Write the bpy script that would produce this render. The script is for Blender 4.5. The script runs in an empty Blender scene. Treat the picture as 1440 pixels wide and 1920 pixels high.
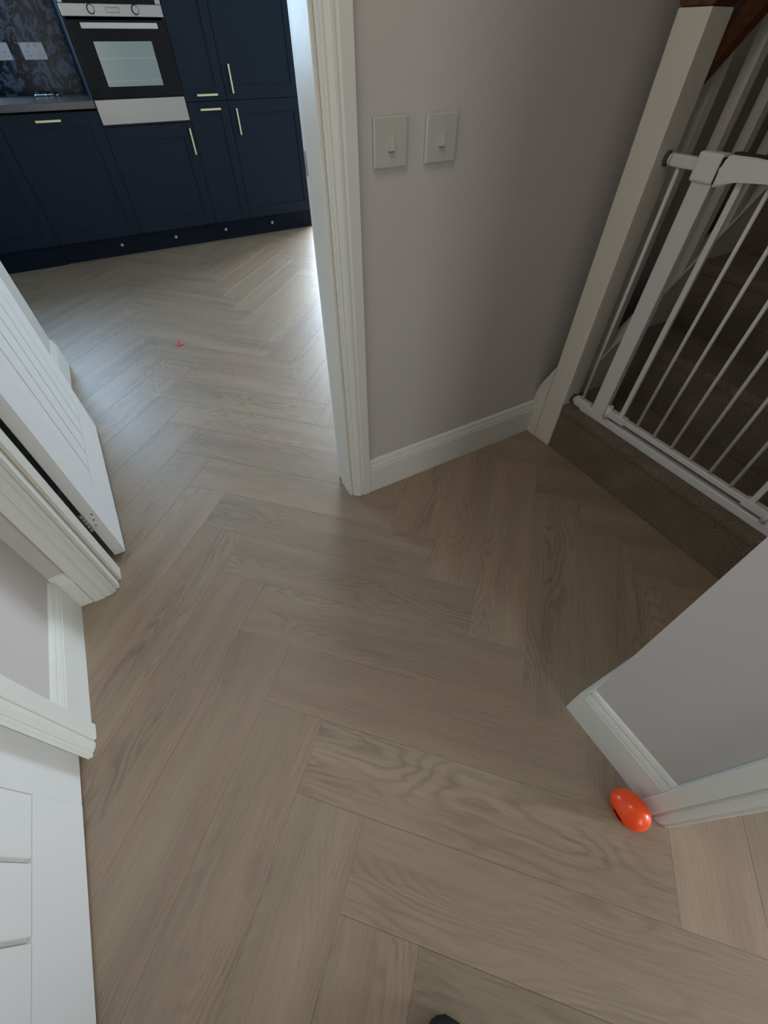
import bpy, bmesh, math, random
from mathutils import Matrix, Vector
random.seed(7)
C = bpy.context.scene.collection
PI = math.pi
sc = bpy.context.scene

# ------------------------------------------------------------------ camera
def make_camera():
    f, pitch, roll, yaw = 780.47, math.radians(48.7146), math.radians(-0.10), math.radians(29.0265)
    fwd0 = Vector((math.sin(yaw), math.cos(yaw), 0)); right0 = Vector((math.cos(yaw), -math.sin(yaw), 0)); up = Vector((0, 0, 1))
    fwd = math.cos(pitch)*fwd0 - math.sin(pitch)*up
    upc = math.sin(pitch)*fwd0 + math.cos(pitch)*up
    r = math.cos(roll)*right0 + math.sin(roll)*upc
    u = -math.sin(roll)*right0 + math.cos(roll)*upc
    cd = bpy.data.cameras.new('camera'); co = bpy.data.objects.new('camera', cd); C.objects.link(co)
    cd.sensor_fit = 'VERTICAL'; cd.sensor_height = 36.0; cd.lens = f/1920*36.0
    cd.clip_start = 0.02; cd.clip_end = 60
    m = Matrix((r, u, -fwd)).transposed().to_4x4(); m.translation = Vector((0, 0, 1.2))
    co.matrix_world = m
    sc.camera = co
make_camera()

# ------------------------------------------------------------------ world, daylight, exposure
w = bpy.data.worlds.new('sky'); sc.world = w; w.use_nodes = True
w.node_tree.nodes['Background'].inputs[0].default_value = (0.55, 0.70, 0.95, 1)
w.node_tree.nodes['Background'].inputs[1].default_value = 0.6
def area(name, loc, rot, sx, sy, power, col):
    l = bpy.data.lights.new(name, 'AREA'); l.shape = 'RECTANGLE'; l.size = sx; l.size_y = sy
    l.energy = power; l.color = col
    o = bpy.data.objects.new(name, l); C.objects.link(o); o.location = loc; o.rotation_euler = rot
    return o
# daylight entering at each glazed opening (size matches the opening)
area('daylight_garden_door', (2.58, 5.145, 1.06), (-PI/2, 0, 0), 1.60, 1.98, 240, (0.75, 0.87, 1.0))
area('daylight_sink_window', (-0.87, 5.145, 1.58), (-PI/2, 0, 0), 0.82, 0.96, 46, (0.50, 0.74, 1.0))
area('daylight_front_door', (0.05, -2.345, 1.25), (PI/2, 0, 0), 0.75, 1.5, 13, (1.0, 0.985, 0.95))
area('daylight_front_room', (4.385, -4.35, 1.45), (0, PI/2, 0), 1.3, 1.3, 235, (0.93, 0.97, 1.0))
area('hall_fill_light', (0.10, 0.45, 2.37), (0, 0, 0), 0.45, 0.45, 5.6, (1.0, 0.86, 0.70))  # added warm fill to lift the hall and stair foot, no lamp fitting here
sc.view_settings.view_transform = 'Standard'; sc.view_settings.look = 'None'
sc.view_settings.gamma = 1.0; sc.view_settings.use_curve_mapping = False
sc.view_settings.exposure = 0.0

# ------------------------------------------------------------------ materials
def mat(name, col, rough=0.5, metal=0.0, spec=0.5, bump=None, var=None, coat=0.0):
    m = bpy.data.materials.new(name); m.use_nodes = True
    nt = m.node_tree; b = nt.nodes['Principled BSDF']
    b.inputs['Base Color'].default_value = (*col, 1); b.inputs['Roughness'].default_value = rough
    b.inputs['Metallic'].default_value = metal; b.inputs['Specular IOR Level'].default_value = spec
    b.inputs['Coat Weight'].default_value = coat
    tc = nt.nodes.new('ShaderNodeTexCoord')
    if var:                                             # (scale, amount): slight mottling of the colour
        n = nt.nodes.new('ShaderNodeTexNoise'); n.inputs['Scale'].default_value = var[0]; n.inputs['Detail'].default_value = 4
        nt.links.new(tc.outputs['Object'], n.inputs['Vector'])
        mx = nt.nodes.new('ShaderNodeMix'); mx.data_type = 'RGBA'
        k = var[1]
        mx.inputs[6].default_value = (*[c*(1-k) for c in col], 1); mx.inputs[7].default_value = (*[min(1, c*(1+k)) for c in col], 1)
        nt.links.new(n.outputs['Fac'], mx.inputs[0]); nt.links.new(mx.outputs[2], b.inputs['Base Color'])
    if bump:                                            # (scale, strength, distance)
        n2 = nt.nodes.new('ShaderNodeTexNoise'); n2.inputs['Scale'].default_value = bump[0]; n2.inputs['Detail'].default_value = 3
        nt.links.new(tc.outputs['Object'], n2.inputs['Vector'])
        bp = nt.nodes.new('ShaderNodeBump'); bp.inputs['Strength'].default_value = bump[1]; bp.inputs['Distance'].default_value = bump[2]
        nt.links.new(n2.outputs['Fac'], bp.inputs['Height']); nt.links.new(bp.outputs['Normal'], b.inputs['Normal'])
    return m

def wood_floor():
    m = bpy.data.materials.new('pale_greige_oak'); m.use_nodes = True
    nt = m.node_tree; N = nt.nodes; L = nt.links; b = N['Principled BSDF']
    tc = N.new('ShaderNodeTexCoord'); oi = N.new('ShaderNodeObjectInfo')
    def math_(op, a, bb=None, c=None):
        n = N.new('ShaderNodeMath'); n.operation = op
        for i, v in enumerate((a, bb, c)):
            if v is None: continue
            if isinstance(v, (int, float)): n.inputs[i].default_value = v
            else: L.new(v, n.inputs[i])
        return n.outputs[0]
    sep = N.new('ShaderNodeSeparateXYZ'); L.new(tc.outputs['Object'], sep.inputs[0])
    rnd = oi.outputs['Random']
    zoff = math_('MULTIPLY', rnd, 97.0)
    def noise(sx, sy, scale, detail, extra=0.0, rough=0.5, dist=0.0):
        cmb = N.new('ShaderNodeCombineXYZ')
        L.new(math_('MULTIPLY', sep.outputs[0], sx), cmb.inputs[0]); L.new(math_('MULTIPLY', sep.outputs[1], sy), cmb.inputs[1])
        L.new(math_('ADD', zoff, extra), cmb.inputs[2])
        n = N.new('ShaderNodeTexNoise'); n.inputs['Scale'].default_value = scale; n.inputs['Detail'].default_value = detail
        n.inputs['Roughness'].default_value = rough; n.inputs['Distortion'].default_value = dist
        L.new(cmb.outputs[0], n.inputs['Vector']); return n.outputs['Fac']
    # cathedral rings = contour lines of a noise stretched along the plank
    base = noise(1.7, 9.0, 1.0, 1.5, 0.0, 0.35)
    wob = noise(14.0, 60.0, 1.0, 2.0, 11.0)
    ringv = math_('ADD', math_('MULTIPLY', base, 150.0), math_('MULTIPLY', wob, 5.5))
    ring = math_('MULTIPLY_ADD', math_('SINE', ringv), 0.5, 0.5)
    ring = math_('POWER', ring, 2.2)
    mask = noise(1.6, 7.0, 1.0, 2.0, 23.0)
    rampm = N.new('ShaderNodeMapRange'); rampm.inputs[1].default_value = 0.46; rampm.inputs[2].default_value = 0.66
    L.new(mask, rampm.inputs[0])
    ring = math_('MULTIPLY', ring, math_('MULTIPLY_ADD', rampm.outputs[0], 0.95, 0.05))
    fine = noise(6.0, 210.0, 1.0, 3.0, 41.0, 0.6)
    pores = noise(26.0, 520.0, 1.0, 2.0, 61.0, 0.6)
    broad = noise(1.1, 13.0, 1.0, 2.0, 71.0)
    knot = noise(5.0, 14.0, 1.0, 0.0, 83.0)
    kn = N.new('ShaderNodeMapRange'); kn.inputs[1].default_value = 0.80; kn.inputs[2].default_value = 0.86; L.new(knot, kn.inputs[0])
    v = math_('MULTIPLY', ring, -0.24)
    v = math_('ADD', v, math_('MULTIPLY', math_('SUBTRACT', fine, 0.5), 0.46))
    v = math_('ADD', v, math_('MULTIPLY', math_('SUBTRACT', pores, 0.5), 0.30))
    v = math_('ADD', v, math_('MULTIPLY', math_('SUBTRACT', broad, 0.5), 0.55))
    v = math_('ADD', v, math_('MULTIPLY', math_('SUBTRACT', rnd, 0.5), 0.14))
    v = math_('ADD', v, math_('MULTIPLY', kn.outputs[0], -0.12))
    v = math_('ADD', v, 1.0)
    # two oak tones, one a little greener, one a little pinker
    hue = noise(0.7, 6.0, 1.0, 1.0, 131.0)
    mr = N.new('ShaderNodeMapRange'); mr.inputs[1].default_value = 0.35; mr.inputs[2].default_value = 0.65; L.new(hue, mr.inputs[0])
    mx = N.new('ShaderNodeMix'); mx.data_type = 'RGBA'
    mx.inputs[6].default_value = (0.308, 0.228, 0.166, 1); mx.inputs[7].default_value = (0.294, 0.236, 0.168, 1)
    L.new(mr.outputs[0], mx.inputs[0])
    vm = N.new('ShaderNodeVectorMath'); vm.operation = 'SCALE'
    L.new(mx.outputs[2], vm.inputs[0]); L.new(v, vm.inputs[3]); L.new(vm.outputs[0], b.inputs['Base Color'])
    b.inputs['Roughness'].default_value = 0.45; b.inputs['Specular IOR Level'].default_value = 0.6
    h = math_('ADD', math_('MULTIPLY', ring, -0.8), math_('MULTIPLY', fine, 0.8))
    bp = N.new('ShaderNodeBump'); bp.inputs['Strength'].default_value = 0.30; bp.inputs['Distance'].default_value = 0.0006
    L.new(h, bp.inputs['Height']); L.new(bp.outputs['Normal'], b.inputs['Normal'])
    return m

def carpet_mat():
    m = mat('brown_taupe_carpet', (0.085, 0.066, 0.052), 0.95, spec=0.1, bump=(260, 0.9, 0.004))
    nt = m.node_tree; b = nt.nodes['Principled BSDF']; tc = nt.nodes['Texture Coordinate']
    a = nt.nodes.new('ShaderNodeTexNoise'); a.inputs['Scale'].default_value = 210; a.inputs['Detail'].default_value = 2
    c = nt.nodes.new('ShaderNodeTexNoise'); c.inputs['Scale'].default_value = 9; c.inputs['Detail'].default_value = 4
    for n in (a, c): nt.links.new(tc.outputs['Object'], n.inputs['Vector'])
    ad = nt.nodes.new('ShaderNodeMath'); ad.operation = 'MULTIPLY_ADD'; ad.inputs[1].default_value = 0.30
    nt.links.new(c.outputs['Fac'], ad.inputs[0])
    ml = nt.nodes.new('ShaderNodeMath'); ml.operation = 'MULTIPLY'; ml.inputs[1].default_value = 0.85
    nt.links.new(a.outputs['Fac'], ml.inputs[0]); nt.links.new(ml.outputs[0], ad.inputs[2])
    cr = nt.nodes.new('ShaderNodeValToRGB')
    cr.color_ramp.elements[0].position = 0.34; cr.color_ramp.elements[0].color = (0.065, 0.048, 0.035, 1)
    cr.color_ramp.elements[1].position = 0.76; cr.color_ramp.elements[1].color = (0.24, 0.19, 0.145, 1)
    nt.links.new(ad.outputs[0], cr.inputs[0]); nt.links.new(cr.outputs[0], b.inputs['Base Color'])
    b.inputs['Sheen Weight'].default_value = 0.15
    return m

def splash_mat():
    m = mat('dark_blue_floral_splashback', (0.02, 0.03, 0.05), 0.14, spec=0.10)
    nt = m.node_tree; b = nt.nodes['Principled BSDF']; tc = nt.nodes['Texture Coordinate']
    n = nt.nodes.new('ShaderNodeTexNoise'); n.inputs['Scale'].default_value = 9; n.inputs['Detail'].default_value = 3; n.inputs['Distortion'].default_value = 2.2
    v = nt.nodes.new('ShaderNodeTexVoronoi'); v.inputs['Scale'].default_value = 22
    mp = nt.nodes.new('ShaderNodeMapping'); mp.inputs['Scale'].default_value = (1, 1, 0.75)
    nt.links.new(tc.outputs['Object'], mp.inputs[0]); nt.links.new(mp.outputs[0], n.inputs['Vector'])
    mxv = nt.nodes.new('ShaderNodeMix'); mxv.data_type = 'RGBA'; mxv.inputs[0].default_value = 0.25
    nt.links.new(mp.outputs[0], mxv.inputs[6]); nt.links.new(n.outputs['Color'], mxv.inputs[7]); nt.links.new(mxv.outputs[2], v.inputs['Vector'])
    ad = nt.nodes.new('ShaderNodeMath'); ad.operation = 'MULTIPLY_ADD'; ad.inputs[1].default_value = -0.55
    nt.links.new(v.outputs['Distance'], ad.inputs[0]); nt.links.new(n.outputs['Fac'], ad.inputs[2])
    cr = nt.nodes.new('ShaderNodeValToRGB'); e = cr.color_ramp.elements
    e[0].position = 0.20; e[0].color = (0.004, 0.009, 0.020, 1); e[1].position = 0.34; e[1].color = (0.085, 0.130, 0.205, 1)
    nt.links.new(ad.outputs[0], cr.inputs[0]); nt.links.new(cr.outputs[0], b.inputs['Base Color'])
    return m

def dark_wood():
    m = mat('red_brown_stained_wood', (0.11, 0.042, 0.016), 0.35)
    nt = m.node_tree; b = nt.nodes['Principled BSDF']; tc = nt.nodes['Texture Coordinate']
    mp = nt.nodes.new('ShaderNodeMapping'); mp.inputs['Scale'].default_value = (4, 60, 60)
    n = nt.nodes.new('ShaderNodeTexNoise'); n.inputs['Scale'].default_value = 1; n.inputs['Detail'].default_value = 4
    nt.links.new(tc.outputs['Object'], mp.inputs[0]); nt.links.new(mp.outputs[0], n.inputs['Vector'])
    cr = nt.nodes.new('ShaderNodeValToRGB'); e = cr.color_ramp.elements
    e[0].position = 0.3; e[0].color = (0.085, 0.028, 0.010, 1); e[1].position = 0.7; e[1].color = (0.17, 0.062, 0.022, 1)
    nt.links.new(n.outputs['Fac'], cr.inputs[0]); nt.links.new(cr.outputs[0], b.inputs['Base Color'])
    return m

def brushed_steel():
    m = mat('brushed_stainless_steel', (0.36, 0.35, 0.325), 0.34, metal=1.0)
    nt = m.node_tree; b = nt.nodes['Principled BSDF']; tc = nt.nodes['Texture Coordinate']
    mp = nt.nodes.new('ShaderNodeMapping'); mp.inputs['Scale'].default_value = (2, 300, 300)
    n = nt.nodes.new('ShaderNodeTexNoise'); n.inputs['Scale'].default_value = 1; n.inputs['Detail'].default_value = 2
    nt.links.new(tc.outputs['Object'], mp.inputs[0]); nt.links.new(mp.outputs[0], n.inputs['Vector'])
    mr = nt.nodes.new('ShaderNodeMapRange'); mr.inputs[3].default_value = 0.28; mr.inputs[4].default_value = 0.44
    nt.links.new(n.outputs['Fac'], mr.inputs[0]); nt.links.new(mr.outputs[0], b.inputs['Roughness'])
    return m

M = dict(
    floor=wood_floor(), carpet=carpet_mat(), splash=splash_mat(), wood=dark_wood(), steel=brushed_steel(),
    wall=mat('warm_grey_wall_paint', (0.54, 0.515, 0.495), 0.85, spec=0.3, bump=(180, 0.12, 0.001), var=(3, 0.03)),
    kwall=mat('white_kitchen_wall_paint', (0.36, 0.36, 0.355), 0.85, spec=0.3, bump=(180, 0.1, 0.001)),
    ceil=mat('white_ceiling_paint', (0.55, 0.55, 0.53), 0.9, spec=0.2),
    trim=mat('white_satin_trim_paint', (0.70, 0.72, 0.68), 0.38, bump=(60, 0.10, 0.0015), var=(12, 0.025)),
    cream=mat('cream_gloss_newel_paint', (0.68, 0.665, 0.595), 0.35, bump=(40, 0.12, 0.002), var=(9, 0.03)),
    door=mat('white_door_paint', (0.74, 0.755, 0.75), 0.40, bump=(140, 0.08, 0.0008)),
    navy=mat('navy_blue_cabinet_paint', (0.0070, 0.0170, 0.033), 0.5, spec=0.22, var=(8, 0.06)),
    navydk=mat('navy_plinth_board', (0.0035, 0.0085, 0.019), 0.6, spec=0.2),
    gap=mat('black_joint', (0.004, 0.004, 0.005), 0.8),
    brass=mat('pale_brushed_brass', (0.80, 0.72, 0.44), 0.38, metal=0.55),
    worktop=mat('dark_grey_stone_worktop', (0.085, 0.082, 0.085), 0.22, var=(90, 0.25)),
    blackglass=mat('black_oven_glass', (0.005, 0.005, 0.006), 0.10, spec=0.15),
    ovenwin=mat('greenish_oven_window_glass', (0.22, 0.27, 0.25), 0.22, metal=0.75),
    socket=mat('brushed_silver_socket_plate', (0.42, 0.45, 0.50), 0.4, metal=0.5),
    white_plastic=mat('white_switch_plastic', (0.50, 0.50, 0.465), 0.35),
    gate=mat('white_powder_coated_steel', (0.66, 0.66, 0.665), 0.35, bump=(300, 0.04, 0.0005)),
    gateplastic=mat('white_gate_plastic', (0.70, 0.70, 0.70), 0.45),
    rubber=mat('grey_green_rubber_pad', (0.07, 0.08, 0.065), 0.7),
    dark=mat('dark_plastic', (0.02, 0.02, 0.022), 0.5),
    chrome=mat('polished_chrome', (0.75, 0.77, 0.80), 0.12, metal=1.0),
    hinge=mat('worn_steel_hinge', (0.42, 0.42, 0.40), 0.4, metal=0.8, var=(120, 0.4)),
    led=mat('clear_led_lens', (0.55, 0.56, 0.60), 0.3),
    orange=mat('orange_plastic', (0.95, 0.085, 0.012), 0.22, spec=0.5),
    orange_in=mat('orange_plastic_inside', (0.35, 0.02, 0.005), 0.5),
    pink=mat('pink_plastic', (0.85, 0.25, 0.30), 0.3),
    pinkdk=mat('deep_pink_plastic', (0.55, 0.06, 0.12), 0.3),
    shoe=mat('dark_grey_knit_shoe', (0.022, 0.025, 0.024), 0.8, bump=(400, 0.5, 0.001)),
    sole=mat('black_rubber_sole', (0.012, 0.012, 0.012), 0.7),
    lace=mat('charcoal_lace', (0.03, 0.03, 0.03), 0.9),
    slab=mat('bare_screed', (0.06, 0.05, 0.04), 0.9),
)
def glass():
    m = bpy.data.materials.new('clear_window_glass'); m.use_nodes = True
    nt = m.node_tree; nt.nodes.remove(nt.nodes['Principled BSDF']); out = nt.nodes['Material Output']
    t = nt.nodes.new('ShaderNodeBsdfTransparent'); g = nt.nodes.new('ShaderNodeBsdfGlossy'); g.inputs['Roughness'].default_value = 0.02
    fr = nt.nodes.new('ShaderNodeFresnel'); fr.inputs[0].default_value = 1.45; mx = nt.nodes.new('ShaderNodeMixShader')
    nt.links.new(fr.outputs[0], mx.inputs[0]); nt.links.new(t.outputs[0], mx.inputs[1]); nt.links.new(g.outputs[0], mx.inputs[2])
    nt.links.new(mx.outputs[0], out.inputs[0]); return m
M['glass'] = glass()

# ------------------------------------------------------------------ mesh helpers
def box(bm, x0, x1, y0, y1, z0, z1, bev=0.0, seg=1, mi=0):
    v = [bm.verts.new((x, y, z)) for x in (x0, x1) for y in (y0, y1) for z in (z0, z1)]
    fs = [bm.faces.new([v[i] for i in q]) for q in ((0,1,3,2),(4,6,7,5),(0,4,5,1),(2,3,7,6),(0,2,6,4),(1,5,7,3))]
    for f in fs: f.material_index = mi
    if bev > 0:
        es = list({e for f in fs for e in f.edges})
        bmesh.ops.bevel(bm, geom=es, offset=bev, segments=seg, affect='EDGES', profile=0.5)
    return fs
def prism(bm, pts, axis, a, b):
    """extrude a 2D polygon along an axis. axis 'x': pts=(y,z); 'y': pts=(x,z); 'z': pts=(x,y)"""
    def P(p, t):
        return {'x': (t, p[0], p[1]), 'y': (p[0], t, p[1]), 'z': (p[0], p[1], t)}[axis]
    A = [bm.verts.new(P(p, a)) for p in pts]; B = [bm.verts.new(P(p, b)) for p in pts]
    bm.faces.new(A[::-1]); bm.faces.new(B); n = len(pts)
    for i in range(n): bm.faces.new((A[i], A[(i+1) % n], B[(i+1) % n], B[i]))
def cyl(bm, p0, p1, r, n=16, r2=None):
    p0 = Vector(p0); p1 = Vector(p1); d = (p1-p0).normalized()
    a = d.orthogonal().normalized(); b = d.cross(a); r2 = r if r2 is None else r2
    A = [bm.verts.new(p0 + r*(math.cos(t)*a + math.sin(t)*b)) for t in [2*PI*i/n for i in range(n)]]
    B = [bm.verts.new(p1 + r2*(math.cos(t)*a + math.sin(t)*b)) for t in [2*PI*i/n for i in range(n)]]
    bm.faces.new(A[::-1]); bm.faces.new(B)
    for i in range(n): bm.faces.new((A[i], A[(i+1) % n], B[(i+1) % n], B[i])).smooth = True
def tube(bm, path, r, n=8):
    path = [Vector(p) for p in path]; rings = []; a = None
    for i, p in enumerate(path):
        d = (path[min(i+1, len(path)-1)] - path[max(i-1, 0)]).normalized()
        a = d.orthogonal().normalized() if a is None else (a - a.dot(d)*d).normalized()
        b = d.cross(a)
        rings.append([bm.verts.new(p + r*(math.cos(2*PI*k/n)*a + math.sin(2*PI*k/n)*b)) for k in range(n)])
    for i in range(len(rings)-1):
        for k in range(n):
            bm.faces.new((rings[i][k], rings[i][(k+1) % n], rings[i+1][(k+1) % n], rings[i+1][k])).smooth = True
    bm.faces.new(rings[0][::-1]); bm.faces.new(rings[-1])
def obj(name, bm, m, parent=None, fix=True):
    if fix: bmesh.ops.recalc_face_normals(bm, faces=bm.faces)
    me = bpy.data.meshes.new(name); bm.to_mesh(me); bm.free()
    for k in (m if isinstance(m, (list, tuple)) else [m]): me.materials.append(M[k] if isinstance(k, str) else k)
    o = bpy.data.objects.new(name, me); C.objects.link(o)
    if parent: o.parent = parent
    return o
def BM(): return bmesh.new()
def b1(name, m, parent, dims, bev=0.0, seg=1):
    bm = BM(); box(bm, *dims, bev=bev, seg=seg); return obj(name, bm, m, parent)
def tag(o, label, cat, group=None):
    o['label'] = label; o['category'] = cat
    if group: o['group'] = group
    return o
def thing(name, label, cat, loc=(0, 0, 0), group=None):
    o = bpy.data.objects.new(name, None); C.objects.link(o); o.location = loc; o.empty_display_size = 0.1
    return tag(o, label, cat, group)
def struct(o, label=None):
    o['kind'] = 'structure'
    if label: o['label'] = label
    return o
def group_empty(name, label=None):
    o = bpy.data.objects.new(name, None); C.objects.link(o); o.empty_display_size = 0.1
    return struct(o, label)
def link_copy(src, name, parent, loc=None, rot=None):
    o = src.copy(); o.name = name; C.objects.link(o); o.parent = parent
    if loc is not None: o.location = loc
    if rot is not None: o.rotation_euler = rot
    return o

# ------------------------------------------------------------------ key dimensions (m)
YW = 1.056            # hall face of the kitchen partition
YK = 1.180            # kitchen face of the partition
XL = -0.545           # left hall wall
XR = 0.615            # right hall wall (face), ends at YR
YR = 0.050
JL, JR = -0.415, 0.448     # clear doorway
YB = 5.060            # kitchen back wall
KX0, KX1 = -2.70, 3.60     # kitchen side walls
H = 2.40

# ------------------------------------------------------------------ floor: 45-degree herringbone planks
floor = group_empty('floor', 'pale greige oak herringbone plank floor')
b1('screed', 'slab', floor, (-2.8, 4.5, -5.3, 5.2, -0.06, -0.0085))
PW, PL, R2 = 0.16970, 0.8485, math.sqrt(2)
def clip(poly, f):
    out = []
    for i in range(len(poly)):
        a, b = poly[i], poly[(i+1) % len(poly)]; fa, fb = f(a), f(b)
        if fa >= 0: out.append(a)
        if fa*fb < 0:
            t = fa/(fa-fb); out.append((a[0]+t*(b[0]-a[0]), a[1]+t*(b[1]-a[1])))
    return out
def plank_mesh(poly):
    """poly in plank space (inset already); top at z=0, 8 mm thick, softly chamfered"""
    bm = BM(); c = (sum(p[0] for p in poly)/len(poly), sum(p[1] for p in poly)/len(poly)); e = 0.0007
    top = []; low = []; bot = []
    n = len(poly)
    for i in range(n):
        p = Vector(poly[i]); a = Vector(poly[i-1]); b = Vector(poly[(i+1) % n])
        d = ((a-p).normalized() + (b-p).normalized())
        d = d.normalized() if d.length > 1e-6 else Vector((0, 0))
        q = p + d*e*1.414
        top.append(bm.verts.new((q.x, q.y, 0))); low.append(bm.verts.new((p.x, p.y, -0.0005))); bot.append(bm.verts.new((p.x, p.y, -0.008)))
    bm.faces.new(top); bm.faces.new(bot[::-1])
    for i in range(n):
        j = (i+1) % n
        bm.faces.new((low[i], low[j], top[j], top[i])); bm.faces.new((bot[i], bot[j], low[j], low[i]))
    bmesh.ops.recalc_face_normals(bm, faces=bm.faces)
    me = bpy.data.meshes.new('plank'); bm.to_mesh(me); bm.free(); me.materials.append(M['floor']); return me
g = 0.00015
full_poly = [(g, g), (PL-g, g), (PL-g, PW-g), (g, PW-g)]
full_mesh = plank_mesh(full_poly)
def region_ok(x, y):
    if y > 1.0: return KX0-0.3 < x < 2.6 and y < 4.85 and not (x < -0.75 and y < 2.4)
    if x > 0.72 and y > -0.20: return y > -0.02 and x < 1.75
    if x < -0.68: return False
    return y > -2.42 and x < 1.9
def add_plank(ox, oy, ang):
    ca, sa = math.cos(ang), math.sin(ang)
    wpt = lambda p: (ox + ca*p[0] - sa*p[1], oy + sa*p[0] + ca*p[1])
    smp = [wpt((PL*i/6, PW*j/2)) for i in range(7) for j in range(3)]
    if not any(region_ok(*s) for s in smp): return
    fx = [lambda p: wpt(p)[0] - KX0, lambda p: KX1 - wpt(p)[0], lambda p: wpt(p)[1] + 2.35, lambda p: YB - wpt(p)[1]]
    poly = full_poly
    if any(f(p) < 0 for f in fx for p in full_poly):
        for f in fx:
            poly = clip(poly, f)
            if len(poly) < 3: return
        me = plank_mesh(poly)
    else: me = full_mesh
    o = bpy.data.objects.new('plank', me); C.objects.link(o); o.parent = floor
    o.location = (ox, oy, 0); o.rotation_euler = (0, 0, ang)
for mcol in range(-4, 5):
    for k in range(-26, 30):
        # 'down-right' plank: upper-left corner (ux,uy); local x along (1,-1), local y along (1,1)
        ux, uy = 0.010 + 1.2*mcol, 0.837 - 0.24*k
        add_plank(ux - PW/R2, uy - PW/R2, -PI/4)
        # 'down-left' plank: top-end left corner; local x runs up-right along (1,1), local y along (-1,1)
        tx, ty = -0.110 + 1.2*mcol, 0.957 - 0.24*k
        add_plank(tx - PL/R2 + PW/R2, ty - PL/R2 - PW/R2, PI/4)

# ------------------------------------------------------------------ walls and ceiling
bm = BM()
box(bm, KX0-0.12, -0.445, YW, YK, 0, H); box(bm, 0.478, 4.0, YW, YK, 0, H); box(bm, -0.445, 0.478, YW, YK, 2.03, H)
box(bm, 1.95, 4.0, YW, YK, H, 4.6)
struct(obj('wall_front', bm, 'wall'), 'warm grey hall wall with the kitchen doorway and light switches')
# left hall wall with the opening of the left door
bm = BM()
box(bm, XL-0.12, XL, 0.60, YW, 0, H); box(bm, XL-0.12, XL, -2.35, -0.28, 0, H); box(bm, XL-0.12, XL, -0.28, 0.60, 2.03, H)
struct(obj('wall_left', bm, 'wall'), 'left hall wall around the grooved white door')
# right hall wall: short stub beside the stairs, doorway, then solid
bm = BM()
box(bm, XR, XR+0.11, -0.20, YR, 0, H); box(bm, XR, XR+0.11, -1.02, -0.20, 2.03, H); box(bm, XR, XR+0.11, -5.2, -1.02, 0, H)
box(bm, XR+0.11, 4.52, -0.06, YR, 0, H); box(bm, 1.95, 4.0, -0.06, YR, H, 4.6)
struct(obj('wall_right', bm, 'wall'), 'grey wall stub between the stairs and the right doorway')
bm = BM()
box(bm, XL-0.12, -0.37, -2.47, -2.35, 0, H); box(bm, 0.47, XR, -2.47, -2.35, 0, H); box(bm, XR, 4.52, -5.32, -5.2, 0, H); box(bm, -0.37, 0.47, -2.47, -2.35, 2.03, H); box(bm, -0.37, 0.47, -2.47, -2.35, 0, 0.42)
struct(obj('wall_back', bm, 'wall'), 'hall wall with the front door behind the viewer')
bm = BM()
box(bm, 4.40, 4.52, -5.2, -5.02, 0, H); box(bm, 4.40, 4.52, -3.68, -0.06, 0, H); box(bm, 4.40, 4.52, -5.02, -3.68, 0, 0.78); box(bm, 4.40, 4.52, -5.02, -3.68, 2.12, H)
struct(obj('wall_right_room', bm, 'wall'), 'far wall of the room beyond the right doorway')
# kitchen
bm = BM()
box(bm, KX0-0.12, -1.32, YB, YB+0.12, 0, H); box(bm, -0.42, 1.76, YB, YB+0.12, 0, H); box(bm, 3.40, KX1+0.12, YB, YB+0.12, 0, H)
box(bm, -1.32, -0.42, YB, YB+0.12, 0, 1.06); box(bm, -1.32, -0.42, YB, YB+0.12, 2.10, H); box(bm, 1.76, 3.40, YB, YB+0.12, 2.07, H)
struct(obj('wall_kitchen_back', bm, 'kwall'), 'back wall of the kitchen behind the navy units')
bm = BM()
box(bm, KX1, KX1+0.12, YK, YB, 0, H)
struct(obj('wall_kitchen_right', bm, 'kwall'), 'right kitchen wall')
bm = BM(); box(bm, KX0-0.12, KX0, YK, YB, 0, H)
struct(obj('wall_kitchen_left', bm, 'kwall'), 'left kitchen wall')
bm = BM(); box(bm, -1.6, -0.505, YK, 2.715, 0, H)
struct(obj('wall_kitchen_pier', bm, 'ceil'), 'white wall pier behind the open kitchen door')
bm = BM()
box(bm, KX0-0.12, KX1+0.12, YW, YB+0.12, H, H+0.1); box(bm, XL-0.12, XR, -2.47, -0.06, H, H+0.1); box(bm, XR, 4.52, -5.32, -0.06, H, H+0.1); box(bm, XL-0.12, 1.95, -0.06, YW, H, H+0.1)
box(bm, 1.85, 4.1, -0.06, YK, 4.6, 4.7)
struct(obj('ceiling', bm, 'ceil'), 'white ceiling')
bm = BM(); box(bm, 4.0, 4.1, -0.06, YK, 0, 4.6); box(bm, 1.85, 1.95, -0.06, YK, H+0.1, 4.6)
struct(obj('wall_stairwell', bm, 'wall'), 'walls enclosing the stairwell')

# windows (out of view): real frames in the openings the daylight comes through
def window(name, axis, p, a0, a1, z0, z1, mull, label):
    bm = BM(); t = 0.05
    def bx(u0, u1, za, zb, d0=-0.03, d1=0.03, B=None):
        B = bm if B is None else B
        if axis == 'x': box(B, p+d0, p+d1, u0, u1, za, zb)
        else: box(B, u0, u1, p+d0, p+d1, za, zb)
    bx(a0, a0+t, z0, z1); bx(a1-t, a1, z0, z1); bx(a0+t, a1-t, z0, z0+t); bx(a0+t, a1-t, z1-t, z1)
    edges = [a0+t]
    for q in mull: bx(q-0.025, q+0.025, z0+t, z1-t); edges += [q-0.025, q+0.025]
    edges.append(a1-t)
    o = struct(obj(name, bm, 'trim'), label)
    for i in range(0, len(edges), 2):
        B = BM(); bx(edges[i], edges[i+1], z0+t, z1-t, -0.003, 0.003, B); obj('pane', B, 'glass', o)
    return o
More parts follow.
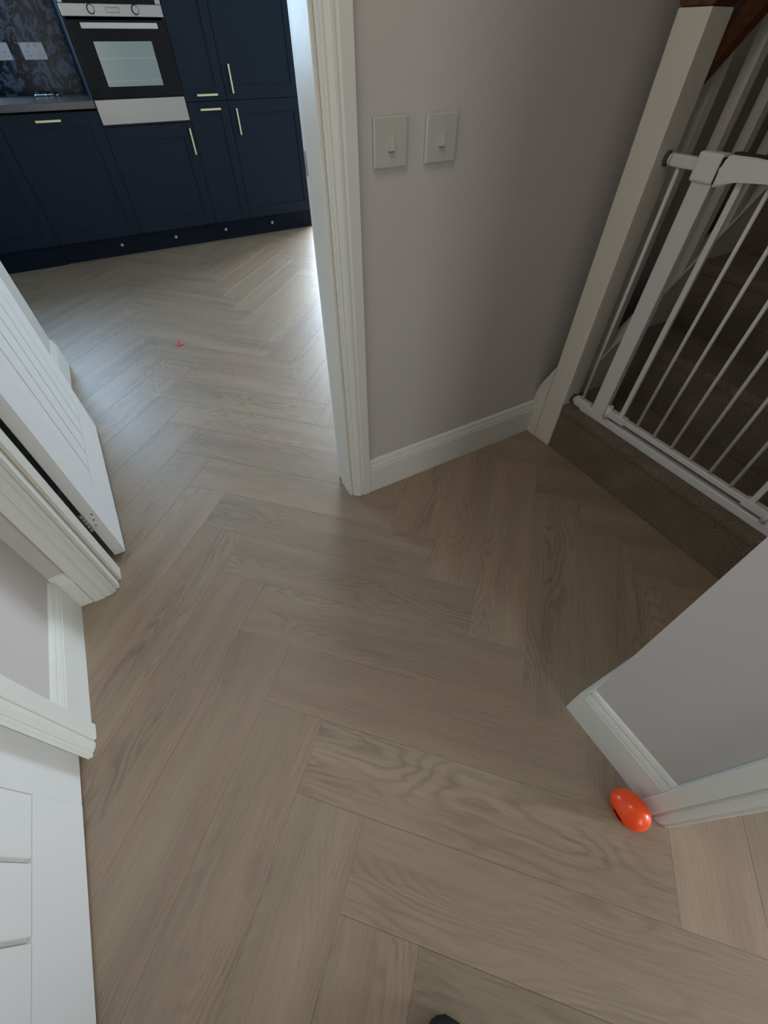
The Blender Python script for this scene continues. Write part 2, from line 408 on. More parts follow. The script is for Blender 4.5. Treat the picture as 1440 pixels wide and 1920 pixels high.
window('window_1', 'y', YB+0.11, 1.76, 3.40, 0.0, 2.07, (2.58,), 'glazed garden door of the kitchen')
window('window_2', 'y', YB+0.11, -1.32, -0.42, 1.06, 2.10, (), 'kitchen window over the sink run')
window('window_3', 'y', -2.41, -0.37, 0.47, 0.42, 2.03, (), 'glazing of the front door')
window('window_4', 'x', 4.45, -5.02, -3.68, 0.78, 2.12, (-4.35,), 'window of the room to the right')

# ------------------------------------------------------------------ skirting boards and architraves
SK = [(0, 0), (0.015, 0), (0.015, 0.112), (0.0135, 0.115), (0.0135, 0.121), (0.011, 0.130), (0.0085, 0.136), (0.0085, 0.142), (0.005, 0.150), (0.0, 0.154)]
def skirt(name, face, t0, t1, axis, sgn, label, m='trim'):
    """profile standing on the floor; face = wall plane, sgn = direction out of the wall"""
    bm = BM(); prism(bm, [(face + sgn*d, z) for d, z in SK], 'x' if axis == 'x' else 'y', t0, t1)
    return struct(obj(name, bm, m), label)
skirt('baseboard_front', YW, 0.5165, 1.3345, 'x', -1, 'white moulded skirting under the two light switches', 'trim')
skirt('baseboard_left', XL, 0.640, YW-0.016, 'y', 1, 'white skirting on the left wall between two door frames')
bm = BM()   # short skirting return beside the left architrave
prism(bm, [(YW - d, z) for d, z in SK], 'x', XL+0.0005, -0.4935)
struct(obj('baseboard_return', bm, 'trim'), 'short white skirting piece in the left corner')
bm = BM()   # right stub: face skirting plus the return round its far end
prism(bm, [(XR - d, z) for d, z in SK], 'y', -0.1735, YR)
prism(bm, [(YR + d, z) for d, z in SK], 'x', XR-0.015, 1.33)
struct(obj('baseboard_right', bm, 'trim'), 'white moulded skirting on the wall stub beside the orange ball')
skirt('baseboard_left_rear', XL, -2.35, -0.36, 'y', 1, 'white skirting behind the viewer')
bm = BM()
prism(bm, [(-0.505 + d, z) for d, z in SK], 'y', 1.205, 2.715)
prism(bm, [(2.715 + d, z) for d, z in SK], 'x', -1.6, -0.490)
struct(obj('baseboard_pier', bm, 'trim'), 'white skirting wrapping the pier behind the kitchen door')

# architrave cross-section: (distance from inner edge, thickness)
AP = [(0, 0), (0, 0.007), (0.003, 0.009), (0.009, 0.009), (0.012, 0.012), (0.020, 0.0150), (0.027, 0.0155), (0.030, 0.0135), (0.033, 0.0135), (0.036, 0.018), (0.066, 0.018), (0.067, 0.017), (0.067, 0)]
def arch_leg(bm, mapf, z0, z1):
    A = [bm.verts.new(mapf(d, t) + (z0,)) for d, t in AP]; B = [bm.verts.new(mapf(d, t) + (z1,)) for d, t in AP]
    n = len(AP); bm.faces.new(A[::-1]); bm.faces.new(B)
    for i in range(n): bm.faces.new((A[i], A[(i+1) % n], B[(i+1) % n], B[i]))
def arch_head(bm, mapf, u0, u1):
    """mapf(u, t) -> (x,y); runs horizontally, profile stacked upward from z=2.0"""
    A = [bm.verts.new(mapf(u0, t) + (2.001 + d,)) for d, t in AP]; B = [bm.verts.new(mapf(u1, t) + (2.001 + d,)) for d, t in AP]
    n = len(AP); bm.faces.new(A[::-1]); bm.faces.new(B)
    for i in range(n): bm.faces.new((A[i], A[(i+1) % n], B[(i+1) % n], B[i]))
# kitchen doorway lining + architraves
t1 = group_empty('trim_1', 'white door lining and moulded architrave of the kitchen doorway')
b1('lining', 'trim', t1, (JR, 0.4775, YW-0.001, YK+0.006, 0, 2.0), 0.0015)
b1('lining', 'trim', t1, (-0.4445, JL, YW-0.001, YK-0.012, 0, 2.0), 0.0015)
b1('lining_head', 'trim', t1, (-0.4445, 0.4775, YW-0.001, YK+0.006, 2.0, 2.0295))
b1('door_stop', 'cream', t1, (JR-0.010, JR-0.0002, YW+0.004, 1.145, 0, 1.99), 0.002)
b1('door_stop', 'cream', t1, (JL+0.0002, JL+0.010, YW+0.030, 1.140, 0, 1.99), 0.002)
bm = BM(); arch_leg(bm, lambda d, t: (JR+0.006+d*0.92, YW-0.0005-t), 0.001, 2.068); obj('architrave', bm, 'trim', t1)
bm = BM(); arch_leg(bm, lambda d, t: (JL-0.009-d, YW-0.0005-t), 0.001, 2.068); obj('architrave', bm, 'trim', t1)
bm = BM(); arch_head(bm, lambda u, t: (u, YW-0.0005-t), -0.424, 0.454); obj('architrave_head', bm, 'trim', t1)
bm = BM(); arch_leg(bm, lambda d, t: (JR+0.010+d, YK+0.0005+t), 0.001, 2.068); obj('architrave', bm, 'trim', t1)
bm = BM(); box(bm, JR-0.0006, JR+0.001, 1.166, 1.184, 0.985, 1.030, 0.0005); obj('strike_plate', bm, 'hinge', t1)

# left door frame (door closed, flush in the left wall)
DL0, DL1 = -0.250, 0.578
t2 = group_empty('trim_2', 'white moulded architrave of the left door')
b1('lining', 'trim', t2, (XL-0.115, XL+0.001, DL1+0.003, 0.5995, 0, 2.0))
b1('lining', 'trim', t2, (XL-0.115, XL+0.001, -0.2795, DL0-0.003, 0, 2.0))
b1('lining_head', 'trim', t2, (XL-0.115, XL+0.001, -0.2795, 0.5995, 2.0, 2.0295))
bm = BM(); arch_leg(bm, lambda d, t: (XL+0.0015+t*1.25, DL1-0.020+d*1.22), 0.001, 2.068); obj('architrave', bm, 'trim', t2)
bm = BM(); arch_leg(bm, lambda d, t: (XL+0.0015+t*1.25, DL0-0.006-d), 0.001, 2.068); obj('architrave', bm, 'trim', t2)
bm = BM(); arch_head(bm, lambda u, t: (XL+0.0015+t, u), DL0-0.006, DL1-0.020); obj('architrave_head', bm, 'trim', t2)
# right doorway
t3 = group_empty('trim_3', 'white moulded architrave of the doorway on the right')
b1('lining', 'trim', t3, (XR-0.001, XR+0.112, -0.2290, -0.2005, 0, 2.0), 0.0015)
b1('lining', 'trim', t3, (XR-0.001, XR+0.112, -1.0195, -0.9910, 0, 2.0), 0.0015)
b1('lining_head', 'trim', t3, (XR-0.001, XR+0.112, -1.0195, -0.2005, 2.0, 2.0295))
bm = BM(); arch_leg(bm, lambda d, t: (XR-0.0015-t, -0.241+d), 0.001, 2.068); obj('architrave', bm, 'trim', t3)
bm = BM(); arch_leg(bm, lambda d, t: (XR-0.0015-t, -0.985-d), 0.001, 2.068); obj('architrave', bm, 'trim', t3)
bm = BM(); arch_head(bm, lambda u, t: (XR-0.0015-t, u), -0.985, -0.241); obj('architrave_head', bm, 'trim', t3)

# ------------------------------------------------------------------ doors: ledged look, grooved boards in a flush frame
def door(name, label, n_hinge_y, width, first, pitch, hinge_side):
    """leaf in local space: x 0..width along the leaf, y 0 (face) .. -0.035 (back), z up; boards on the face"""
    o = group_empty(name, label)
    zt = 1.981; px0, px1, pz0, pz1 = first, width-first, 0.185, zt-0.13
    bm = BM()
    box(bm, 0, px0, -0.035, 0, 0, zt, 0.0012); box(bm, px1, width, -0.035, 0, 0, zt, 0.0012)
    box(bm, px0, px1, -0.035, 0, 0, pz0); box(bm, px0, px1, -0.035, 0, pz1, zt)
    box(bm, px0, px1, -0.030, -0.008, pz0, pz1)
    obj('leaf_frame', bm, 'door', o)
    nb = max(1, round((px1-px0)/pitch)); bw = (px1-px0)/nb; gp = 0.0045
    for i in range(nb):
        B = BM(); x0 = px0 + i*bw + (gp if i else 0.001); x1 = px0 + (i+1)*bw - (gp if i < nb-1 else 0.001)
        box(B, x0, x1, -0.0082, -0.0006, pz0+0.001, pz1-0.001, 0.0016)
        obj('board', B, 'door', o)
    return o
kd = door('door_1', 'open white kitchen door with vertical grooved boards, seen on its hinge edge', 0, 0.838, 0.140, 0.112, 0)
# leaf parallel to Y, face towards +X, leaning 2 degrees past square
ang = math.radians(92.0)
kd.location = (-0.377, 1.200, 0.006); kd.rotation_euler = (0, 0, ang)
kd.scale = (1, 1, 1)
# local y=0 must face +X: rotate so local +y points to -X would be wrong, so mirror the leaf in y
for ch in list(kd.children):
    for v in ch.data.vertices: v.co.y = -v.co.y
    ch.data.flip_normals()
def hinge(parent, z):
    bm = BM(); box(bm, -0.0012, 0.0006, 0.002, 0.032, z-0.038, z+0.038, 0.0004)
    hl = obj('hinge', bm, 'door', parent)
    for dz, dy in ((0.024, 0.011), (0.0, 0.016), (-0.024, 0.021)):
        B = BM(); cyl(B, (-0.0018, dy, z+dz), (-0.0005, dy, z+dz), 0.0028, 10); obj('screw', B, 'dark', hl)
    for k in range(5):
        B = BM(); cyl(B, (-0.0065, 0.038, z-0.038+k*0.0152+0.0006), (-0.0065, 0.038, z-0.038+(k+1)*0.0152-0.0006), 0.0055, 12); obj('knuckle', B, 'hinge', hl)
for z in (0.182, 1.0, 1.78): hinge(kd, z)
bm = BM(); box(bm, 0.760, 0.800, -0.010, 0, 0.92, 1.08, 0.002); cyl(bm, (0.78, -0.008, 1.03), (0.78, -0.045, 1.03), 0.009); box(bm, 0.66, 0.79, -0.052, -0.040, 1.02, 1.04, 0.004)
obj('door_handle', bm, 'chrome', kd)

ld = door('door_2', 'closed white door on the left with vertical routed grooves', 0, 0.826, 0.118, 0.118, 0)
ld.location = (-0.561, DL0, 0.006); ld.rotation_euler = (0, 0, PI/2)
for ch in list(ld.children):
    for v in ch.data.vertices: v.co.y = -v.co.y
    ch.data.flip_normals()
bm = BM(); box(bm, 0.03, 0.07, -0.010, 0, 0.92, 1.08, 0.002); cyl(bm, (0.05, -0.008, 1.03), (0.05, -0.045, 1.03), 0.009); box(bm, 0.04, 0.17, -0.052, -0.040, 1.02, 1.04, 0.004)
obj('door_handle', bm, 'chrome', ld)

# ------------------------------------------------------------------ light switches
def switch(x0, label):
    t = thing('light_switch', label, 'light switch', (x0+0.0425, YW, 1.0485), 'light switches on the grey wall')
    bm = BM(); box(bm, -0.0425, 0.0425, -0.0085, -0.0004, -0.0435, 0.0435, 0.0030, 2); obj('switch_plate', bm, 'white_plastic', t)
    bm = BM(); box(bm, -0.0085, 0.0085, -0.0092, -0.0084, -0.0165, 0.0165); obj('rocker_surround', bm, 'white_plastic', t)
    bm = BM(); prism(bm, [(-0.0090, -0.0135), (-0.0150, -0.0135), (-0.0098, 0.0140), (-0.0090, 0.0140)], 'x', -0.0068, 0.0068); rk = obj('rocker', bm, 'white_plastic', t)
    bm = BM(); box(bm, -0.0066, 0.0066, -0.0132, -0.0090, -0.0150, -0.0136); obj('rocker_gap', bm, 'dark', t)
switch(0.558, 'white square light switch nearer the kitchen doorway')
switch(0.692, 'white square light switch nearer the stairs')

# ------------------------------------------------------------------ staircase
RISE, RUN, X1, Z1 = 0.220, 0.238, 1.345, 0.210
SY0, SY1 = YR+0.001, 0.938
st = thing('staircase', 'dark brown carpeted staircase rising to the right behind the white gate', 'stairs', (X1, 0.5, 0))
def step_mesh():
    """carpeted step: local x from its riser, z from its own tread level down one rise"""
    bm = BM(); r = 0.006
    prof = [(0.0, -RISE), (0.0, -0.034)]
    for i in range(0, 9):
        a = -PI/2 - PI*i/8
        prof.append((0.0 + 0.0 + r*math.cos(a)*1.0 - 0.0, -0.020 + r*0 + 0.0 + 0.020*math.sin(a)*(-1)*(-1) if False else -0.018 + 0.018*math.sin(a)))
    prof += [(RUN+0.001, 0.0), (RUN+0.001, -RISE)]
    prism(bm, prof, 'y', SY0-0.5, SY1-0.5)
    return bm
s0 = obj('step', step_mesh(), 'carpet', st); s0.location = (0, 0, Z1)
for k in range(1, 11): link_copy(s0, 'step', st, (RUN*k+0.045, 0, Z1+RISE*k))
# fill the lowest step down to the floor (first riser is 10 mm shorter, the rest is hidden below the floor line)
for v in s0.data.vertices: pass
s0.data = s0.data.copy()
for v in s0.data.vertices:
    if v.co.z < -0.1: v.co.z = -Z1 + 0.0005
    if v.co.y > 0: v.co.y = 0.9094 - 0.5
    if v.co.x > 0.1: v.co.x = RUN+0.046
bm = BM(); bm.from_mesh(s0.data); box(bm, 0.0755, RUN+0.046, 0.4096, 0.4380, -0.1, 0.0); bm.to_mesh(s0.data); bm.free()
# closed outer string, top 43 degrees
def zs(x): return 0.379 + (x-1.551)*0.915
bm = BM()
prism(bm, [(X1+0.076, 0.002), (4.0-0.01, 0.002), (4.0-0.01, zs(3.99)), (X1+0.076, zs(X1+0.076))], 'y', 0.9385, 0.9700)
so = obj('string', bm, 'cream', st)
bm = BM(); dz = 0.012
prism(bm, [(X1+0.078, zs(X1+0.078)+0.0003), (3.98, zs(3.98)+0.0003), (3.98, zs(3.98)+dz), (X1+0.078, zs(X1+0.078)+dz)], 'y', 0.934, 0.9745)
bc = obj('base_rail', bm, 'cream', st)
for o in (so, bc): o.location = (-X1, -0.5, 0)

bn = thing('banister', 'cream newel post with brown handrail and square balusters beside the stairs', 'banister', (1.3775, 0.953, 0))
NX0, NX1, NY0, NY1 = 1.337, 1.419, 0.910, 0.995
BO = Vector((-1.3775, -0.953, 0))
def bpart(name, bm, m, parent=bn):
    o = obj(name, bm, m, parent); o.location = BO if parent is bn else (0, 0, 0); return o
bm = BM(); box(bm, NX0, NX1, NY0, NY1, 0.0005, 1.246, 0.003, 2); npost = bpart('newel_post', bm, 'cream')
bm = BM(); box(bm, NX0-0.004, NX1+0.004, NY0-0.004, NY1+0.004, 1.2462, 1.40, 0.010, 2); bpart('newel_top', bm, 'wood')
bm = BM(); prism(bm, [(0.9955, 0.0005), (YW-0.001, 0.0005), (YW-0.001, 0.185), (1.045, 0.232), (0.9955, 0.338)], 'x', 1.3355, 1.3555); bpart('packer_board', bm, 'cream')
def zr(x): return 1.137 + (x-1.461)*0.86
bm = BM()
prof = [(0.925, 0.0), (0.981, 0.0), (0.981, 0.012), (0.986, 0.030), (0.980, 0.052), (0.965, 0.062), (0.941, 0.062), (0.926, 0.052), (0.920, 0.030), (0.925, 0.012)]
A = [bm.verts.new((NX1+0.001, y, zr(NX1)+z*1.35)) for y, z in prof]; B = [bm.verts.new((3.6, y, zr(3.6)+z*1.35)) for y, z in prof]
bm.faces.new(A[::-1]); bm.faces.new(B)
for i in range(len(prof)): bm.faces.new((A[i], A[(i+1) % len(prof)], B[(i+1) % len(prof)], B[i]))
bpart('handrail', bm, 'wood')
bl0 = None; xb = 1.507
for k in range(9):
    bm = BM(); x0 = xb + 0.145*k
    z0a, z0b, z1a, z1b = zs(x0)+0.0125, zs(x0+0.032)+0.0125, zr(x0)-0.0005, zr(x0+0.032)-0.0005
    v = []
    for (x, za, zb) in ((x0, z0a, z1a), (x0+0.032, z0b, z1b)):
        for y in (0.939, 0.971):
            for z in (za, zb): v.append(bm.verts.new((x, y, z)))
    for q in ((0,1,3,2),(4,6,7,5),(0,4,5,1),(2,3,7,6),(0,2,6,4),(1,5,7,3)): bm.faces.new([v[i] for i in q])
    bpart('baluster', bm, 'cream')

# ------------------------------------------------------------------ stair gate (stands on the first tread)
GX = 1.375; gt = thing('stair_gate', 'white metal baby gate with thin vertical bars across the foot of the stairs', 'stair gate', (GX+0.0125, 0.49, Z1))
GO = Vector((-(GX+0.0125), -0.49, -Z1))
def gp_(name, bm, m='gate', parent=gt):
    o = obj(name, bm, m, parent); o.location = GO if parent is gt else (0, 0, 0); return o
GY0, GY1 = 0.062, 0.893
zb0, zb1 = Z1+0.0005, Z1+0.030
bm = BM(); box(bm, GX, GX+0.026, 0.085, 0.850, zb0, zb1, 0.002); gp_('bottom_bar', bm)
bm = BM(); box(bm, GX+0.001, GX+0.024, 0.818, GY1, zb0+0.004, zb1+0.012, 0.004, 2); gp_('bottom_extension', bm)
bm = BM(); box(bm, GX-0.001, GX+0.027, 0.800, 0.857, zb0-0.0003, zb1+0.004, 0.003, 2); gp_('corner_sleeve', bm)
for (a, b) in ((0.7545, 0.8095), (0.098, 0.152)):
    bm = BM(); box(bm, GX, GX+0.026, a, b, zb1+0.0002, 0.960, 0.003, 2); gp_('frame_post', bm)
# leaf: bottom rail, stiles, bars
zr0, zr1 = Z1+0.047, Z1+0.066
bm = BM(); box(bm, GX+0.002, GX+0.022, 0.178, 0.735, zr0, zr1, 0.002); gp_('gate_bottom_rail', bm)
for (a, b) in ((0.665, 0.7475), (0.157, 0.225)):
    bm = BM(); box(bm, GX-0.001, GX+0.025, a, b, zr0-0.005, zr1+0.003, 0.003, 2); gp_('rail_end_cap', bm)
bm = BM(); cyl(bm, (GX+0.006, 0.742, zb1), (GX+0.006, 0.742, zr1+0.016), 0.011); gp_('pivot', bm, 'gateplastic')
bm = BM(); cyl(bm, (GX+0.006, 0.148, zb1), (GX+0.006, 0.148, zr1+0.016), 0.011); gp_('pivot', bm, 'gateplastic')
bm = BM(); box(bm, GX+0.005, GX+0.019, 0.683, 0.700, zr1, 0.985, 0.003, 2); gp_('gate_stile', bm)
bm = BM(); box(bm, GX+0.005, GX+0.019, 0.196, 0.213, zr1, 0.985, 0.003, 2); gp_('gate_stile', bm)
bm = BM(); cyl(bm, (0, 0, 0), (0, 0, 0.985-zr1), 0.0055, 14); bar = obj('bar', bm, 'gate', gt); bar.location = GO + Vector((GX+0.012, 0.623, zr1-0.001))
for k in range(1, 6): link_copy(bar, 'bar', gt, GO + Vector((GX+0.012, 0.623-0.0695*k, zr1-0.001)))
bm = BM(); cyl(bm, (GX+0.012, 0.866, zb1+0.010), (GX+0.012, 0.866, 0.972), 0.0058, 14); gp_('bar', bm)
# top: extension, post cap, latch body, top rail
bm = BM(); box(bm, GX+0.002, GX+0.023, 0.800, 0.893, 0.970, 0.997, 0.004, 2); gp_('top_extension', bm)
bm = BM(); box(bm, GX-0.006, GX+0.032, 0.7525, 0.8180, 0.950, 1.012, 0.007, 3); gp_('post_cap', bm, 'gateplastic')
bm = BM(); box(bm, GX-0.006, GX+0.032, 0.092, 0.158, 0.950, 1.012, 0.007, 3); gp_('post_cap', bm, 'gateplastic')
def latch(ya, yb, flip):
    bm = BM(); s = -1 if flip else 1
    pts = [(0.0, 0.948), (0.0, 0.985), (-0.002, 1.000), (-0.008, 1.011), (-0.030, 1.016), (-0.120, 1.013), (-0.200, 1.005), (-0.200, 0.976), (-0.060, 0.972), (-0.045, 0.964), (-0.015, 0.950)]
    prism(bm, [(ya + s*p[0], p[1]) for p in pts], 'x', GX-0.007, GX+0.031)
    bmesh.ops.bevel(bm, geom=[e for e in bm.edges if abs(e.verts[0].co.x-e.verts[1].co.x) < 1e-5], offset=0.005, segments=2, affect='EDGES')
    return bm
gp_('latch_housing', latch(0.7495, None, False), 'gateplastic')
gp_('latch_housing', latch(0.1605, None, True), 'gateplastic')
bm = BM(); box(bm, GX+0.002, GX+0.022, 0.355, 0.555, 0.980, 1.002, 0.003, 2); gp_('gate_top_rail', bm)
bm = BM(); box(bm, GX-0.0075, GX+0.018, 0.7499, 0.7521, 0.954, 1.006); gp_('latch_gap', bm, 'dark')
bm = BM(); box(bm, GX-0.004, GX+0.022, 0.655, 0.735, 1.0135, 1.0185, 0.002); gp_('release_button', bm, 'dark')
def bolt(y0, y1, z, nut):
    bm = BM(); cyl(bm, (GX+0.012, y0, z), (GX+0.012, y1, z), 0.0045, 12); o = gp_('pressure_bolt', bm, 'chrome')
    d = 1 if y1 > y0 else -1
    B = BM(); cyl(B, (GX+0.012, y0, z), (GX+0.012, y0+d*0.005, z), 0.014, 20); obj('adjusting_wheel', B, 'gateplastic', o)
    B = BM(); cyl(B, (GX+0.012, y1-d*0.007, z), (GX+0.012, y1, z), 0.014, 18, 0.018); obj('rubber_pad', B, 'rubber', o)
bolt(0.8935, 0.9095, 0.983, 1); bolt(0.8935, 0.9095, zb0+0.022, 1)
bolt(0.0845, 0.0515, 0.983, 1); bolt(0.0845, 0.0515, zb0+0.018, 1)

# ------------------------------------------------------------------ kitchen
YF = 4.440            # door fronts
def shaker(bm, x0, x1, z0, z1, fr=0.075, th=0.020, rec=0.007):
    """five-piece door: front of the frame at YF, panel recessed"""
    y = YF
    box(bm, x0, x0+fr, y, y+th, z0, z1, 0.0012); box(bm, x1-fr, x1, y, y+th, z0, z1, 0.0012)
    box(bm, x0+fr, x1-fr, y, y+th, z0, z0+fr); box(bm, x0+fr, x1-fr, y, y+th, z1-fr, z1)
    box(bm, x0+fr, x1-fr, y+rec, y+th, z0+fr, z1-fr)
def handle(parent, x, z, vertical, L=0.152):
    bm = BM()
    if vertical:
        box(bm, x-0.006, x+0.006, YF-0.030, YF-0.021, z-L/2, z+L/2, 0.0012)
        for s in (-1, 1): cyl(bm, (x, YF-0.022, z+s*(L/2-0.012)), (x, YF-0.0005, z+s*(L/2-0.012)), 0.0045, 10)
    else:
        box(bm, x-L/2, x+L/2, YF-0.030, YF-0.021, z-0.006, z+0.006, 0.0012)
        for s in (-1, 1): cyl(bm, (x+s*(L/2-0.012), YF-0.022, z), (x+s*(L/2-0.012), YF-0.0005, z), 0.0045, 10)
    return obj('handle', bm, 'brass', parent)
def unit(name, label, cat, x0, x1, z0, z1, group=None):
    t = thing(name, label, cat, ((x0+x1)/2, 4.75, z0), group)
    t.location = (0, 0, 0)
    return t
def carcass(t, x0, x1, z0, z1, holes=()):
    bm = BM()
    ft = 0.018; y0 = YF+0.022; y1 = YB-0.002
    box(bm, x0+0.0005, x0+ft, y0, y1, z0, z1); box(bm, x1-ft, x1-0.0005, y0, y1, z0, z1)
    box(bm, x0+ft, x1-ft, y0, y1, z0, z0+ft); box(bm, x0+ft, x1-ft, y0, y1, z1-ft, z1); box(bm, x0+ft, x1-ft, y1-0.008, y1, z0+ft, z1-ft)
    obj('carcass', bm, 'navy', t)
def cdoor(t, x0, x1, z0, z1, hx=None, hz=None, vert=True, fr=0.075):
    bm = BM(); shaker(bm, x0+0.0015, x1-0.0015, z0+0.0015, z1-0.0015, fr); d = obj('cabinet_door', bm, 'navy', t)
    if hx is not None: handle(d, hx, hz, vert)
UX = [-1.002, -0.402, 0.202, 0.809, 1.112, 1.712]
ZB = 0.150; ZS = 0.890; ZT = 2.18
# far left base unit, dishwasher-width unit, oven tower, narrow tower, tall right tower
t = unit('base_cabinet', 'navy base cabinet at the far left edge of the kitchen run', 'cabinet', UX[0], UX[1], ZB, 0.872, 'navy kitchen units')
carcass(t, UX[0], UX[1], ZB, 0.872); cdoor(t, UX[0], UX[1], ZB-0.01, 0.872, UX[0]+0.3, 0.835, False)
t = unit('base_cabinet', 'navy base cabinet under the worktop with one horizontal brass handle', 'cabinet', UX[1], UX[2], ZB, 0.872, 'navy kitchen units')
carcass(t, UX[1], UX[2], ZB, 0.872); cdoor(t, UX[1], UX[2], ZB-0.01, 0.872, -0.115, 0.834, False)
t = unit('oven_cabinet', 'tall navy cabinet housing the black oven, vertical brass handle below it', 'cabinet', UX[2], UX[3], ZB, ZT, 'navy kitchen units')
bm = BM(); y0, y1 = YF+0.022, YB-0.002
box(bm, UX[2]+0.0005, UX[2]+0.018, y0-0.02, y1, ZB, ZT); box(bm, UX[3]-0.018, UX[3]-0.0005, y0-0.02, y1, ZB, ZT); box(bm, UX[2]+0.018, UX[3]-0.018, y0, y1, ZB, ZB+0.018)
box(bm, UX[2]+0.018, UX[3]-0.018, y0, y1, 0.768, 0.786); box(bm, UX[2]+0.018, UX[3]-0.018, y0, y1, ZT-0.018, ZT); box(bm, UX[2]+0.018, UX[3]-0.018, y1-0.008, y1, ZB+0.018, ZT-0.018)
obj('carcass', bm, 'navy', t)
cdoor(t, UX[2], UX[3], ZB-0.01, 0.783, 0.7815, 0.677, True); cdoor(t, UX[2]+0.018, UX[3]-0.018, 1.83, ZT)
t = unit('larder_cabinet', 'narrow tall navy cabinet with two short horizontal brass handles', 'cabinet', UX[3], UX[4], ZB, ZT, 'navy kitchen units')
carcass(t, UX[3], UX[4], ZB, ZT)
cdoor(t, UX[3], UX[4], ZB-0.01, ZS, 0.970, 0.848, False, 0.065); cdoor(t, UX[3], UX[4], ZS, ZT, 0.970, 0.9245, False, 0.065)
t = unit('tall_cabinet', 'wide tall navy cabinet beside the doorway jamb with two vertical brass handles', 'cabinet', UX[4], UX[5], ZB, ZT, 'navy kitchen units')
carcass(t, UX[4], UX[5], ZB, ZT)
cdoor(t, UX[4], UX[5], ZB-0.01, ZS, 1.1645, 0.770, True); cdoor(t, UX[4], UX[5], ZS, ZT, 1.1645, 1.002, True)
# plinths
t = thing('plinth', 'dark navy plinth with a row of small round lights under the units', 'plinth')
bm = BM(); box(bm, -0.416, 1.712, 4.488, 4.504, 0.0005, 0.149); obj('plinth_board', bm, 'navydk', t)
for k in range(5):
    x = 0.019 + 0.431*k - 0.0
    if x > 1.70: continue
    B = BM(); cyl(B, (x, 4.4878, 0.074), (x, 4.4835, 0.074), 0.0125, 18, 0.011); pl = obj('plinth_light', B, 'steel', t)
    B = BM(); cyl(B, (x, 4.4836, 0.074), (x, 4.4822, 0.074), 0.0095, 16); obj('lens', B, 'led', pl)
t = thing('plinth', 'dark plinth board at the far left, standing slightly forward', 'plinth')
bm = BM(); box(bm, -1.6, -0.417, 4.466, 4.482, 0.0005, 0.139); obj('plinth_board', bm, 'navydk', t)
# worktop, splashback, sockets, small bright object
t = tag(b1('worktop', 'worktop', None, (-2.65, UX[2]-0.001, 4.415, YB-0.001, 0.8825, 0.922), 0.003, 2), 'dark grey worktop running along the kitchen back wall', 'worktop')
bm = BM(); prism(bm, [(-2.6, 0.9225), (UX[2]-0.001, 0.9225), (UX[2]-0.001, 1.62), (-0.41, 1.62), (-0.41, 1.055), (-2.6, 1.055)], 'y', YB-0.009, YB-0.001)
t = tag(obj('splashback', bm, 'splash'), 'dark blue floral splashback panel above the worktop', 'splashback')
def socket_plate(x, label):
    t = thing('double_socket', label, 'socket', (x, YB-0.009, 1.141), 'double sockets on the splashback')
    bm = BM(); box(bm, -0.074, 0.074, -0.008, -0.0003, -0.043, 0.043, 0.003, 2); obj('socket_plate', bm, 'socket', t)
    for s in (-1, 1):
        bm = BM(); box(bm, s*0.022-0.006, s*0.022+0.006, -0.0105, -0.0078, 0.018, 0.036, 0.001); obj('switch', bm, 'white_plastic', t)
        for dx, dz, hw, hh in ((0, -0.004, 0.002, 0.004), (-0.011, -0.022, 0.0032, 0.002), (0.011, -0.022, 0.0032, 0.002)):
            bm = BM(); box(bm, s*0.038+dx-hw, s*0.038+dx+hw, -0.0084, -0.0078, dz-hh, dz+hh); obj('pin_hole', bm, 'dark', t)
socket_plate(-0.030, 'silver double socket on the dark splashback nearer the oven')
socket_plate(-0.245, 'silver double socket on the dark splashback at the left edge')
t = thing('metal_rest', 'small bright metal object lying on the dark worktop near the sockets', 'kitchen item', (-0.065, 4.93, 0.9221))
bm = BM(); tube(bm, [(-0.075, 0, 0.006), (-0.03, 0.004, 0.008), (0.03, -0.004, 0.008), (0.075, 0, 0.006)], 0.0055); obj('bar', bm, 'chrome', t)
bm = BM(); tube(bm, [(0, -0.04, 0.0045), (0, 0, 0.018), (0.004, 0.03, 0.0045)], 0.0045); obj('cross_bar', bm, 'chrome', t)
bm = BM(); cyl(bm, (0.075, -0.02, 0.0002), (0.075, -0.02, 0.012), 0.014, 18, 0.010); obj('foot', bm, 'steel', t)

# built-in oven and the appliance above it
ox0, ox1 = UX[2]+0.019, UX[3]-0.019; w0, w1 = UX[2]+0.006, UX[3]-0.004
t = thing('oven', 'black glass built-in oven with silver bar handle and steel lower panel', 'oven')
b1('oven_body', 'dark', t, (ox0, ox1, YF+0.022, YB-0.05, 0.7865, 1.279))
b1('lower_panel', 'steel', t, (w0, w1, YF-0.004, YF+0.0215, 0.795, 0.9215), 0.002, 2)
dr = b1('oven_door', 'blackglass', t, (w0, w1, YF-0.004, YF+0.0215, 0.9265, 1.279), 0.002, 2)
b1('door_window', 'ovenwin', dr, (0.330, 0.686, YF-0.0048, YF-0.0041, 0.982, 1.187))
for z in (1.008, 1.112): b1('shelf_line', 'steel', dr, (0.331, 0.685, YF-0.0056, YF-0.0049, z-0.0012, z+0.0012))
bm = BM(); box(bm, 0.287, 0.743, YF-0.052, YF-0.038, 1.241, 1.266, 0.003, 2)
for x in (0.315, 0.715): box(bm, x-0.008, x+0.008, YF-0.039, YF-0.0045, 1.247, 1.261)
obj('oven_handle', bm, 'chrome' if False else 'gateplastic', dr)
t = thing('compact_oven', 'stainless steel fronted appliance with two round knobs above the black oven', 'oven')
b1('oven_body', 'dark', t, (ox0, ox1, YF+0.022, YB-0.05, 1.292, 1.822))
b1('control_panel', 'steel', t, (w0, w1, YF-0.005, YF+0.0215, 1.291, 1.3435), 0.002, 2)
